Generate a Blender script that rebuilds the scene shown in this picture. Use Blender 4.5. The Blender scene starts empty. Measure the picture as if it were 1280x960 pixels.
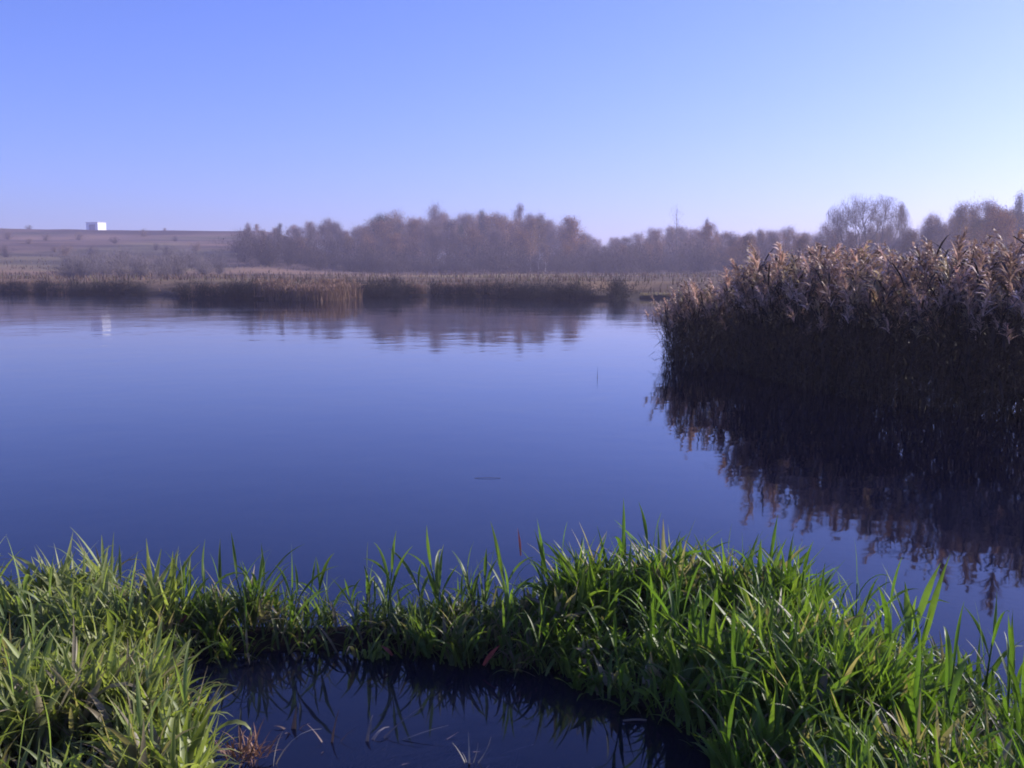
import bpy, math, random
import numpy as np

# ------------------------------------------------------------------ camera, sky, sun, exposure
scene = bpy.context.scene
COL = scene.collection
R = math.radians

CAM_H = 1.6
cam_data = bpy.data.cameras.new("camera")
cam_data.sensor_width = 36.0
cam_data.lens = 34.6
cam_data.clip_start = 0.05
cam_data.clip_end = 5000.0
cam = bpy.data.objects.new("camera", cam_data)
cam.location = (0.0, 0.0, CAM_H)
cam.rotation_euler = (R(90.0 - 6.49), 0.0, 0.0)
COL.objects.link(cam)
scene.camera = cam

SUN_AZ, SUN_EL = 63.0, 22.0            # degrees to the right of the view, above the horizon
world = bpy.data.worlds.new("World")
scene.world = world
world.use_nodes = True
wn, wl = world.node_tree.nodes, world.node_tree.links
wn.clear()
w_out = wn.new("ShaderNodeOutputWorld")
w_bg = wn.new("ShaderNodeBackground")
w_sky = wn.new("ShaderNodeTexSky")
w_sky.sky_type = 'NISHITA'
w_sky.sun_disc = False
w_sky.sun_elevation = R(SUN_EL)
w_sky.sun_rotation = R(SUN_AZ)
w_sky.altitude = 150.0
w_sky.air_density = 1.0
w_sky.dust_density = 1.0
w_sky.ozone_density = 3.0
w_tint = wn.new("ShaderNodeMix")        # the cold violet cast of the day
w_tint.data_type = 'RGBA'
w_tint.blend_type = 'MULTIPLY'
w_tint.inputs['Factor'].default_value = 1.0
w_tint.inputs[7].default_value = (1.02, 1.07, 2.15, 1.0)
wl.new(w_sky.outputs[0], w_tint.inputs[6])
wl.new(w_tint.outputs[2], w_bg.inputs['Color'])
w_bg.inputs['Strength'].default_value = 0.074
wl.new(w_bg.outputs[0], w_out.inputs['Surface'])

sun_data = bpy.data.lights.new("sun", 'SUN')
sun_data.energy = 5.0
sun_data.angle = R(0.5)
sun_data.color = (1.0, 0.93, 0.86)
sun = bpy.data.objects.new("sun", sun_data)
sun.rotation_euler = (R(90.0 - SUN_EL), 0.0, R(180.0 - SUN_AZ))
sun.location = (60, 40, 50)
COL.objects.link(sun)

scene.render.engine = 'CYCLES'
scene.view_settings.view_transform = 'Standard'
scene.view_settings.look = 'None'
scene.view_settings.gamma = 1.0
scene.view_settings.exposure = 0.60
scene.cycles.use_denoising = True
scene.cycles.max_bounces = 5
scene.cycles.diffuse_bounces = 3
scene.cycles.glossy_bounces = 3
scene.cycles.transparent_max_bounces = 6
scene.cycles.volume_bounces = 0
scene.cycles.filter_width = 1.8

# ------------------------------------------------------------------ helpers
rng = np.random.default_rng(7)
V = lambda *a: np.array(a, float)


def tag(o, label=None, cat=None, group=None, kind=None):
    if label: o["label"] = label
    if cat: o["category"] = cat
    if group: o["group"] = group
    if kind: o["kind"] = kind
    return o


def link(o, parent=None):
    COL.objects.link(o)
    if parent is not None:
        o.parent = parent
    return o


def empty(name, loc=(0, 0, 0), rz=0.0, s=1.0):
    o = bpy.data.objects.new(name, None)
    o.empty_display_size = 0.1
    o.location = loc
    o.rotation_euler = (0, 0, rz)
    o.scale = (s, s, s) if not hasattr(s, '__len__') else s
    return link(o)


class Geo:
    """collects quads with a colour for every vertex"""
    def __init__(self):
        self.v, self.q, self.c, self.n = [], [], [], 0

    def add(self, v, q, c):
        v = np.asarray(v, float).reshape(-1, 3)
        c = np.asarray(c, float)
        if c.ndim == 1:
            c = np.tile(c, (len(v), 1))
        self.v.append(v); self.q.append(np.asarray(q, int).reshape(-1, 4) + self.n); self.c.append(c)
        self.n += len(v)
        return self

    def arrays(self):
        return np.concatenate(self.v), np.concatenate(self.q), np.concatenate(self.c)

    def join(self, other, M=None, off=(0, 0, 0)):
        v, q, c = other if isinstance(other, tuple) else other.arrays()
        if M is not None:
            v = v @ np.asarray(M).T
        return self.add(v + np.asarray(off), q, c)

    def mesh(self, name, mat, smooth=True):
        v, q, c = self.arrays()
        me = bpy.data.meshes.new(name)
        me.vertices.add(len(v)); me.vertices.foreach_set("co", v.ravel())
        me.loops.add(len(q) * 4); me.loops.foreach_set("vertex_index", q.ravel().astype(np.int32))
        me.polygons.add(len(q))
        me.polygons.foreach_set("loop_start", np.arange(0, len(q) * 4, 4, dtype=np.int32))
        me.polygons.foreach_set("use_smooth", np.full(len(q), smooth))
        me.update(calc_edges=True)
        a = me.color_attributes.new("tint", 'FLOAT_COLOR', 'POINT')
        a.data.foreach_set("color", np.concatenate([c, np.ones((len(c), 1))], 1).ravel())
        me.materials.append(mat)
        return me

    def obj(self, name, mat, parent=None, smooth=True):
        return link(bpy.data.objects.new(name, self.mesh(name, mat, smooth)), parent)


def blades(base, az, length, width, lean, bend, tint, k=6, fold=0.0, taper=None, power=1.5, twist=None, tip=None, zmin=None):
    """N arching ribbons at once: (verts, quads, colours)"""
    N = len(base)
    f = lambda a: np.broadcast_to(np.asarray(a, float), (N,))
    az, length, width, lean, bend = map(f, (az, length, width, lean, bend))
    t = np.linspace(0, 1, k + 1)
    th = lean[:, None] + bend[:, None] * (t[None, :] ** power)
    d = np.stack([np.cos(az), np.sin(az), 0 * az], -1)
    tw = f(0.0 if twist is None else twist)
    P = np.zeros((N, k + 1, 3)); P[:, 0] = base
    T = np.sin(th)[..., None] * d[:, None, :] + np.cos(th)[..., None] * np.array([0, 0, 1.0])
    for i in range(k):
        P[:, i + 1] = P[:, i] + (length / k)[:, None] * 0.5 * (T[:, i] + T[:, i + 1])
    if zmin is not None:
        P[..., 2] = np.maximum(P[..., 2], zmin)
    s0 = np.stack([-np.sin(az), np.cos(az), 0 * az], -1)[:, None, :]
    Nn = np.cross(T, np.broadcast_to(s0, T.shape))
    ang = tw[:, None] * t[None, :]
    S = np.cos(ang)[..., None] * s0 + np.sin(ang)[..., None] * Nn
    prof = (taper if taper is not None else lambda t: np.clip(np.minimum(0.55 + 1.6 * t, (1 - t) * 2.2), 0.04, 1.0))(t)
    hw = 0.5 * width[:, None] * prof[None, :]
    tint = np.asarray(tint, float)
    if tint.ndim == 1:
        tint = np.tile(tint, (N, 1))
    if fold:
        N2 = np.cross(S, T)
        mid = P + N2 * (hw * fold)[..., None]
        v = np.stack([P - S * hw[..., None], mid, P + S * hw[..., None]], 2)
        m = 3
    else:
        v = np.stack([P - S * hw[..., None], P + S * hw[..., None]], 2)
        m = 2
    c = np.broadcast_to(tint[:, None, None, :], v.shape).copy()
    if tip is not None:
        mixv = (t ** 3)[None, :, None, None]
        c = c * (1 - mixv) + np.asarray(tip)[:, None, None, :] * mixv
    i0 = np.arange(k)[:, None] * m + np.arange(m - 1)[None, :]
    quad = np.stack([i0, i0 + 1, i0 + m + 1, i0 + m], -1).reshape(-1, 4)
    Q = quad[None] + (np.arange(N) * (k + 1) * m)[:, None, None]
    return v.reshape(-1, 3), Q.reshape(-1, 4), c.reshape(-1, 3)


def tube(pts, radii, tint, sides=5):
    pts = np.asarray(pts, float); n = len(pts)
    T = np.gradient(pts, axis=0)
    T /= np.linalg.norm(T, axis=1, keepdims=True) + 1e-9
    ref = np.where(np.abs(T[:, 2:3]) > 0.9, V(1, 0, 0), V(0, 0, 1))
    A = np.cross(T, ref); A /= np.linalg.norm(A, axis=1, keepdims=True) + 1e-9
    B = np.cross(T, A)
    a = np.linspace(0, 2 * math.pi, sides, endpoint=False)
    r = np.broadcast_to(np.asarray(radii, float), (n,))
    v = pts[:, None] + r[:, None, None] * (np.cos(a)[None, :, None] * A[:, None] + np.sin(a)[None, :, None] * B[:, None])
    i = np.arange(n - 1)[:, None] * sides; j = np.arange(sides)[None, :]; jn = (j + 1) % sides
    q = np.stack([i + j, i + jn, i + sides + jn, i + sides + j], -1).reshape(-1, 4)
    return v.reshape(-1, 3), q, np.tile(np.asarray(tint, float), (n * sides, 1))


def box(x0, x1, y0, y1, z0, z1, tint):
    v = [(x, y, z) for z in (z0, z1) for y in (y0, y1) for x in (x0, x1)]
    q = [(0, 2, 3, 1), (4, 5, 7, 6), (0, 1, 5, 4), (2, 6, 7, 3), (0, 4, 6, 2), (1, 3, 7, 5)]
    return np.array(v, float), np.array(q), np.tile(np.asarray(tint, float), (8, 1))


def copy_tree(o, parent=None):
    c = o.copy(); COL.objects.link(c); c.parent = parent
    for ch in list(o.children):
        copy_tree(ch, c)
    return c


def inside(poly, x, y):
    poly = np.asarray(poly); r = np.zeros(np.shape(x), bool)
    j = len(poly) - 1
    for i in range(len(poly)):
        xi, yi = poly[i]; xj, yj = poly[j]
        with np.errstate(divide='ignore', invalid='ignore'):
            r ^= ((yi > y) != (yj > y)) & (x < (xj - xi) * (y - yi) / (yj - yi + 1e-12) + xi)
        j = i
    return r


def sdist(poly, x, y):
    """distance to a polygon's outline, negative inside"""
    poly = np.asarray(poly, float); d = np.full(np.shape(x), 1e9)
    for i in range(len(poly)):
        a, b = poly[i - 1], poly[i]; e = b - a
        t = np.clip(((x - a[0]) * e[0] + (y - a[1]) * e[1]) / (e @ e + 1e-12), 0, 1)
        d = np.minimum(d, np.hypot(x - a[0] - t * e[0], y - a[1] - t * e[1]))
    return np.where(inside(poly, x, y), -d, d)


def vnoise(x, y, seed=0):
    """cheap smooth value noise, 0..1"""
    xi, yi = np.floor(x).astype(int), np.floor(y).astype(int)
    fx, fy = x - xi, y - yi
    fx, fy = fx * fx * (3 - 2 * fx), fy * fy * (3 - 2 * fy)
    h = lambda a, b: (np.abs(np.sin(a * 127.1 + b * 311.7 + seed * 74.7) * 43758.5453) % 1.0)
    return (h(xi, yi) * (1 - fx) + h(xi + 1, yi) * fx) * (1 - fy) + (h(xi, yi + 1) * (1 - fx) + h(xi + 1, yi + 1) * fx) * fy


def sstep(a, b, x):
    t = np.clip((x - a) / (b - a), 0, 1)
    return t * t * (3 - 2 * t)


def scatter(poly, n, r):
    poly = np.asarray(poly); lo, hi = poly.min(0), poly.max(0)
    out = np.zeros((0, 2))
    while len(out) < n:
        p = lo + r.random((n * 3, 2)) * (hi - lo)
        out = np.concatenate([out, p[inside(poly, p[:, 0], p[:, 1])]])
    return out[:n]


# ------------------------------------------------------------------ materials
def new_mat(name):
    m = bpy.data.materials.new(name); m.use_nodes = True
    nt = m.node_tree; nt.nodes.clear()
    out = nt.nodes.new("ShaderNodeOutputMaterial")
    return m, nt, nt.nodes, nt.links, out


def tint_node(nt, rnd=0.0, noise=0.0, nscale=8.0):
    """the vertex tint, varied a little by object and by grain"""
    N, L = nt.nodes, nt.links
    a = N.new("ShaderNodeAttribute"); a.attribute_name = "tint"
    col = a.outputs['Color']
    if rnd:
        oi = N.new("ShaderNodeObjectInfo")
        mr = N.new("ShaderNodeMapRange"); mr.inputs['To Min'].default_value = 1 - rnd; mr.inputs['To Max'].default_value = 1 + rnd
        L.new(oi.outputs['Random'], mr.inputs['Value'])
        hs = N.new("ShaderNodeHueSaturation"); L.new(col, hs.inputs['Color']); L.new(mr.outputs[0], hs.inputs['Value'])
        col = hs.outputs['Color']
    if noise:
        tc = N.new("ShaderNodeTexCoord")
        nz = N.new("ShaderNodeTexNoise"); nz.inputs['Scale'].default_value = nscale; nz.inputs['Detail'].default_value = 4
        L.new(tc.outputs['Object'], nz.inputs['Vector'])
        mr = N.new("ShaderNodeMapRange"); mr.inputs['From Min'].default_value = .25; mr.inputs['From Max'].default_value = .75
        mr.inputs['To Min'].default_value = 1 - noise; mr.inputs['To Max'].default_value = 1 + noise
        L.new(nz.outputs[0], mr.inputs['Value'])
        hs = N.new("ShaderNodeHueSaturation"); L.new(col, hs.inputs['Color']); L.new(mr.outputs[0], hs.inputs['Value'])
        col = hs.outputs['Color']
    return col


def leaf_mat(name, trans, gloss, rough, rnd=0.0, noise=0.0, nscale=8.0, warm=(1.1, 1.2, 0.45)):
    m, nt, N, L, out = new_mat(name)
    col = tint_node(nt, rnd, noise, nscale)
    p = N.new("ShaderNodeBsdfPrincipled")
    p.inputs['Roughness'].default_value = rough
    p.inputs['Specular IOR Level'].default_value = gloss
    L.new(col, p.inputs['Base Color'])
    if trans:
        tr = N.new("ShaderNodeBsdfTranslucent")
        mul = N.new("ShaderNodeMix"); mul.data_type = 'RGBA'; mul.blend_type = 'MULTIPLY'
        mul.inputs['Factor'].default_value = 1.0; mul.inputs[7].default_value = (*warm, 1)
        L.new(col, mul.inputs[6]); L.new(mul.outputs[2], tr.inputs['Color'])
        mx = N.new("ShaderNodeMixShader"); mx.inputs[0].default_value = trans
        L.new(p.outputs[0], mx.inputs[1]); L.new(tr.outputs[0], mx.inputs[2])
        L.new(mx.outputs[0], out.inputs['Surface'])
    else:
        L.new(p.outputs[0], out.inputs['Surface'])
    return m


M_GRASS = leaf_mat("grass_blade", 0.5, 0.38, 0.45, noise=0.18, nscale=30.0)
M_GRASS_PLANT = leaf_mat("grass_plant_leaf", 0.5, 0.38, 0.45, rnd=0.15, noise=0.15, nscale=25.0)
M_REED = leaf_mat("dry_reed", 0.14, 0.2, 0.6, rnd=0.0, noise=0.25, nscale=12.0, warm=(1.1, 1.0, .8))
M_REED_ONE = leaf_mat("dry_reed_single", 0.12, 0.2, 0.6, rnd=0.2, noise=0.2, nscale=12.0, warm=(1.1, 1.0, .8))
M_PLUME = leaf_mat("reed_plume", 0.32, 0.1, 0.8, rnd=0.2, noise=0.25, nscale=20.0, warm=(1.1, 1.0, .9))
M_BARK = leaf_mat("bark", 0.0, 0.15, 0.85, rnd=0.15, noise=0.3, nscale=3.0)
M_TWIG = leaf_mat("twigs_and_leaves", 0.15, 0.1, 0.8, rnd=0.22, noise=0.25, nscale=1.2, warm=(1.1, 1.0, .8))
M_DRY = leaf_mat("dry_grass", 0.2, 0.1, 0.8, rnd=0.15, noise=0.3, nscale=0.6, warm=(1.1, 1.0, .8))
M_RED = leaf_mat("fallen_leaf", 0.3, 0.3, 0.5, noise=0.3, nscale=60.0, warm=(1.2, 1.0, .7))

# painted masonry of the little building on the hill
m, nt, N, L, out = new_mat("white_render")
p = N.new("ShaderNodeBsdfPrincipled"); p.inputs['Roughness'].default_value = 0.7
L.new(tint_node(nt, 0, 0.08, 2.5), p.inputs['Base Color']); L.new(p.outputs[0], out.inputs['Surface'])
M_WHITE = m

# ground: vertex tint broken up by patches of dead grass, earth and bands along the slope
m, nt, N, L, out = new_mat("earth_and_dead_grass")
col = tint_node(nt, 0, 0.25, 1.5)
tc = N.new("ShaderNodeTexCoord")
mp = N.new("ShaderNodeMapping"); mp.inputs['Scale'].default_value = (0.013, 0.045, 0.2)
nz = N.new("ShaderNodeTexNoise"); nz.inputs['Scale'].default_value = 1.0; nz.inputs['Detail'].default_value = 6; nz.inputs['Roughness'].default_value = .62
L.new(tc.outputs['Object'], mp.inputs['Vector']); L.new(mp.outputs[0], nz.inputs['Vector'])
cr = N.new("ShaderNodeValToRGB")
e = cr.color_ramp.elements
e[0].position = .40; e[0].color = (.42, .39, .42, 1)
e[1].position = .64; e[1].color = (1.75, 1.55, 1.25, 1)
x = cr.color_ramp.elements.new(.5); x.color = (.95, .9, .85, 1)
L.new(nz.outputs[0], cr.inputs[0])
mul = N.new("ShaderNodeMix"); mul.data_type = 'RGBA'; mul.blend_type = 'MULTIPLY'; mul.inputs['Factor'].default_value = 1.0
L.new(col, mul.inputs[6]); L.new(cr.outputs[0], mul.inputs[7])
p = N.new("ShaderNodeBsdfPrincipled"); p.inputs['Roughness'].default_value = .95; p.inputs['Specular IOR Level'].default_value = .1
L.new(mul.outputs[2], p.inputs['Base Color'])
nb = N.new("ShaderNodeTexNoise"); nb.inputs['Scale'].default_value = 9.0; nb.inputs['Detail'].default_value = 6
L.new(tc.outputs['Object'], nb.inputs['Vector'])
bp = N.new("ShaderNodeBump"); bp.inputs['Strength'].default_value = .6; bp.inputs['Distance'].default_value = .04
L.new(nb.outputs[0], bp.inputs['Height']); L.new(bp.outputs[0], p.inputs['Normal'])
L.new(p.outputs[0], out.inputs['Surface'])
M_GROUND = m

# water: mirror by Fresnel over murky blue-brown clear water
m, nt, N, L, out = new_mat("still_water")
tc = N.new("ShaderNodeTexCoord")
n1 = N.new("ShaderNodeTexNoise"); n1.inputs['Scale'].default_value = 2.2; n1.inputs['Detail'].default_value = 2
n2 = N.new("ShaderNodeTexNoise"); n2.inputs['Scale'].default_value = 0.35; n2.inputs['Detail'].default_value = 2
L.new(tc.outputs['Object'], n1.inputs['Vector']); L.new(tc.outputs['Object'], n2.inputs['Vector'])
ad = N.new("ShaderNodeMath"); ad.operation = 'MULTIPLY_ADD'; ad.inputs[1].default_value = 3.0
L.new(n2.outputs[0], ad.inputs[0]); L.new(n1.outputs[0], ad.inputs[2])
bp = N.new("ShaderNodeBump"); bp.inputs['Strength'].default_value = 1.0; bp.inputs['Distance'].default_value = 0.0030
L.new(ad.outputs[0], bp.inputs['Height'])
gl = N.new("ShaderNodeBsdfGlossy"); mp = N.new("ShaderNodeMapping"); mp.inputs['Scale'].default_value = (.05, .22, 1)
n3 = N.new("ShaderNodeTexNoise"); n3.inputs['Scale'].default_value = 1.0; n3.inputs['Detail'].default_value = 3
L.new(tc.outputs['Object'], mp.inputs['Vector']); L.new(mp.outputs[0], n3.inputs['Vector'])
rr = N.new("ShaderNodeMapRange"); rr.inputs['From Min'].default_value = .38; rr.inputs['From Max'].default_value = .68
rr.inputs['To Min'].default_value = .02; rr.inputs['To Max'].default_value = .05          # breaths of wind on the surface
L.new(n3.outputs[0], rr.inputs['Value'])
sx = N.new("ShaderNodeSeparateXYZ"); L.new(tc.outputs['Object'], sx.inputs[0])
op = N.new("ShaderNodeMapRange"); op.inputs['From Min'].default_value = 16; op.inputs['From Max'].default_value = 46   # the open far water is ruffled, the lee by the reeds is not
op.inputs['To Min'].default_value = 0.0; op.inputs['To Max'].default_value = .02
L.new(sx.outputs['Y'], op.inputs['Value'])
sm = N.new("ShaderNodeMath"); sm.operation = 'ADD'; L.new(rr.outputs[0], sm.inputs[0]); L.new(op.outputs[0], sm.inputs[1])
L.new(sm.outputs[0], gl.inputs['Roughness'])
gl.inputs['Color'].default_value = (.92, .94, 1.0, 1)
L.new(bp.outputs[0], gl.inputs['Normal'])
tr = N.new("ShaderNodeBsdfTransparent"); tr.inputs['Color'].default_value = (.30, .29, .36, 1)
fr = N.new("ShaderNodeFresnel"); fr.inputs['IOR'].default_value = 1.333
df = N.new("ShaderNodeBsdfDiffuse"); df.inputs['Color'].default_value = (.006, .008, .026, 1)      # silt hanging in the water
body = N.new("ShaderNodeMixShader"); body.inputs[0].default_value = .6
L.new(tr.outputs[0], body.inputs[1]); L.new(df.outputs[0], body.inputs[2])
mx = N.new("ShaderNodeMixShader")
L.new(fr.outputs[0], mx.inputs[0]); L.new(body.outputs[0], mx.inputs[1]); L.new(gl.outputs[0], mx.inputs[2])
L.new(mx.outputs[0], out.inputs['Surface'])
M_WATER = m

# ------------------------------------------------------------------ the lie of the land (metres; y runs away from the viewer)
FAR_SHORE = [(-400, 96), (-120, 90), (-62, 82), (-39.8, 76.7), (-31.1, 71.2), (-24.5, 68.7), (-21, 62), (-18, 58.6), (-14.7, 58.6),
             (-10.8, 55.3), (-10.2, 64), (-6.5, 66.4), (-2.1, 64.3), (2.85, 58.6), (5.8, 56.9), (8.1, 62.3), (10.4, 57),
             (13, 47), (14, 36), (16, 29), (40, 24), (400, 10), (400, 700), (-400, 700)]
LEFT_BANK = [(-1.42, 3.76), (-1.28, 3.51), (-1.12, 3.35), (-1.0, 3.2), (-0.88, 3.01), (-0.78, 2.7), (-0.5, 2.2), (0.6, 2.2), (0.63, 2.84), (0.63, 3.09),
             (0.5, 3.29), (0.3, 3.52), (0.13, 3.73), (-0.13, 3.82), (-0.46, 3.9), (-0.80, 3.93), (-1.12, 3.9), (-1.36, 3.84)]
NEAR_LAND = [(-60, 3.2), (-12, 4.6), (-5, 4.75), (-2.43, 4.62), (-1.84, 4.45), (-1.26, 4.28), (-0.52, 4.30), (0.23, 4.45), (0.87, 4.74), (1.33, 4.33),
             (1.60, 4.00), (1.78, 3.66), (1.92, 3.32), (2.2, 2.95), (5, 1.6), (60, -2), (60, -60), (-60, -60)]
POOL = LEFT_BANK                     # the little pool cut into the near land
REED_BED = [(6.4, 8.9), (5.9, 9.8), (5.4, 10.5), (4.85, 11.3), (4.3, 12.3), (3.95, 13.4), (3.75, 15.0), (3.45, 16.8), (2.78, 18.0), (2.95, 19.2),
            (4.0, 21.5), (6.0, 24.5), (10, 27), (18, 27), (18, 8.9)]


def height(x, y):
    far = -sdist(FAR_SHORE, x, y)
    near = -sdist(NEAR_LAND, x, y)
    pool = -sdist(POOL, x, y)
    reed = -sdist(REED_BED, x, y)
    z = np.full(np.shape(x), -1.2)
    z = np.where(far > -6, -1.2 + 1.45 * sstep(-4, 1.7, far), z)
    z = np.where(far > 0, np.maximum(z, 0.2 + 0.7 * sstep(0, 6, far) + 0.2 * sstep(5, 30, far) + 0.35 * (vnoise(x * .12, y * .12, 3) - .5) * sstep(1, 8, far)), z)
    hill = sstep(115, 410, y + 0.12 * np.abs(x)) * (1 - sstep(430, 650, y) * .15)
    side = 1 - sstep(-.26, -.13, x / np.maximum(y, 1)) * 0.82
    z = z + np.where(far > 0, hill * side * (15.9 + 1.2 * (vnoise(x * .015, y * .022, 5) - .5) + .8 * np.sin(y * .09 + x * .012) * sstep(140, 200, y) * (1 - sstep(320, 380, y))), 0)
    z = np.maximum(z, np.where(reed > -1.5, -0.9 + 0.78 * sstep(-1.5, 0.4, reed), -9))
    nz = -0.9 + 0.95 * sstep(-0.7, 0.12, near) + 0.28 * sstep(0.4, 3.5, 3.2 - y) * sstep(0.2, 1.5, near)
    nz = nz + 0.02 * (vnoise(x * 6, y * 6, 9) - .5)
    nz = np.where(pool > -0.25, np.minimum(nz, 0.05 - 0.24 * sstep(-0.25, 0.22, pool)), nz)
    return np.maximum(z, np.where(near > -1.0, nz, -9))


def build_ground():
    r = np.concatenate([[0.0], np.geomspace(1.2, 8, 110), np.geomspace(8.2, 60, 60), np.geomspace(61, 470, 130), np.geomspace(485, 900, 12)])
    a0 = np.linspace(-40, 40, 241); a1 = np.linspace(40, 320, 90)[1:-1]
    a = np.radians(np.concatenate([a0, a1]))
    Rr, A = np.meshgrid(r, a, indexing='ij')
    x, y = Rr * np.sin(A), Rr * np.cos(A)
    x = np.clip(x, -690, 690); y = np.clip(y, -690, 690)
    z = height(x, y)
    na = len(a)
    v = np.stack([x, y, z], -1).reshape(-1, 3)
    i = np.arange(len(r) - 1)[:, None] * na; j = np.arange(na)[None, :]; jn = (j + 1) % na
    q = np.stack([i + j, i + na + j, i + na + jn, i + jn], -1).reshape(-1, 4)
    far = -sdist(FAR_SHORE, x, y)
    c = np.zeros(x.shape + (3,)); c[:] = (.035, .027, .022)                       # wet mud
    g = sstep(0.2, 3, far)[..., None]
    c = c * (1 - g) + g * np.array([.15, .105, .07])                                # dead grass
    hl = (sstep(110, 180, y) * sstep(0, 5, far))[..., None]
    c = c * (1 - hl) + hl * np.array([.135, .093, .076])
    gre = (sstep(.5, .8, vnoise(x * .035 + 9, y * .06, 11)) * sstep(3, 10, far))[..., None]
    c = c * (1 - .6 * gre) + .6 * gre * np.array([.10, .10, .055])
    G = Geo().add(v, q, c.reshape(-1, 3))
    o = G.obj("ground", M_GROUND)
    tag(o, kind="structure")


build_ground()

# water sheet
wv = np.array([(x, y, 0.0) for y in np.linspace(1.6, 110, 30) for x in np.linspace(-420, 420, 60)])
ii = np.arange(29)[:, None] * 60; jj = np.arange(59)[None, :]
wq = np.stack([ii + jj, ii + jj + 1, ii + 61 + jj, ii + 60 + jj], -1).reshape(-1, 4)
tag(Geo().add(wv, wq, (1, 1, 1)).obj("water", M_WATER), kind="structure")


def at(px, D):
    """a spot on the map from a bearing (in the 1280-wide frame) and a distance"""
    return (px - 640) / 1230 * D * 0.9936, D


def zat(x, y):
    return float(height(np.array([x]), np.array([y]))[0])


# ------------------------------------------------------------------ trees
def grow(r, H, style):
    """limbs (list of (points, radii)) and the points where twigs sit, for a tree of height H"""
    limbs, ends = [], []
    up = V(0, 0, 1)
    S = dict(birch=dict(n=20, start=.28, ang=(18, 42), ln=.30, sag=-.05), round=dict(n=22, start=.20, ang=(35, 65), ln=.42, sag=.05),
             bare=dict(n=20, start=.25, ang=(25, 50), ln=.42, sag=-.05), spire=dict(n=26, start=.15, ang=(24, 46), ln=.40, sag=-.05), thin=dict(n=14, start=.3, ang=(15, 30), ln=.12, sag=-.05),
             pine=dict(n=34, start=.40, ang=(60, 95), ln=.30, sag=-.1), spruce=dict(n=46, start=.12, ang=(75, 105), ln=.30, sag=.15))[style]
    k = 9
    wob = np.cumsum(r.normal(0, .012 * H, (k, 2)), 0); wob[0] = 0
    tp = np.stack([wob[:, 0], wob[:, 1], np.linspace(0, H, k)], -1)
    r0 = H * .014
    limbs.append((tp, np.linspace(r0, r0 * .12, k)))
    for i in range(S['n']):
        t = S['start'] + (1 - S['start']) * ((i + r.random()) / S['n']) * .97
        p0 = np.array([np.interp(t * H, tp[:, 2], tp[:, j]) for j in range(3)])
        az = i * 2.4 + r.normal(0, .4)
        ang = math.radians(r.uniform(*S['ang'])) * (1 - .35 * t)
        if style in ('spruce', 'pine'):
            L_ = H * S['ln'] * (1.05 - t) / (1 - S['start']) * r.uniform(.7, 1.1)
            if style == 'pine':
                L_ = H * S['ln'] * math.sqrt(max(.05, 1 - ((t - .68) / .36) ** 2)) * r.uniform(.6, 1.1)
        elif style == 'spire':
            L_ = H * S['ln'] * (1.15 - t) * r.uniform(.7, 1.2)
        else:
            L_ = H * S['ln'] * (1.25 - .85 * t) * r.uniform(.65, 1.15)
        d = V(math.cos(az) * math.sin(ang), math.sin(az) * math.sin(ang), math.cos(ang))
        pts = [p0]; n = 5
        for s in range(n):
            d = d + r.normal(0, .10, 3) - up * S['sag']
            d /= np.linalg.norm(d)
            pts.append(pts[-1] + d * L_ / n)
        pts = np.array(pts)
        limbs.append((pts, np.linspace(r0 * .42 * (1.1 - t), r0 * .06, n + 1)))
        for s in range(1, n + 1):
            ends.append((pts[s], d, s / n))
        for b in range(3):
            s = r.integers(1, n)
            d2 = d + r.normal(0, .55, 3); d2 /= np.linalg.norm(d2)
            q = np.array([pts[s] + d2 * L_ * .45 * u + r.normal(0, .01 * H, 3) * u for u in (0, .5, 1)])
            limbs.append((q, np.linspace(r0 * .18, r0 * .04, 3)))
            ends += [(q[1], d2, .7), (q[2], d2, 1.0)]
    return limbs, ends


PAL = dict(  # twig colour, leaf colours, share of leaves
    birch=((.17, .12, .10), [(.44, .28, .10), (.34, .21, .10)], .40),
    round=((.18, .115, .095), [(.38, .21, .11), (.31, .17, .10), (.46, .29, .12)], .55),
    bare=((.20, .15, .14), [(.17, .13, .10)], .08),
    orange=((.14, .09, .06), [(.42, .19, .05), (.34, .15, .05), (.45, .25, .07)], .72),
    yellow=((.14, .10, .06), [(.42, .30, .08), (.36, .24, .07)], .62),
    thin=((.14, .11, .10), [(.20, .14, .09)], .05),
    spire=((.14, .11, .10), [(.20, .14, .09)], .25),
    pine=((.06, .06, .04), [(.035, .055, .03), (.05, .07, .035)], .9),
    spruce=((.06, .06, .04), [(.04, .055, .035), (.05, .065, .04)], .9))


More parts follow.
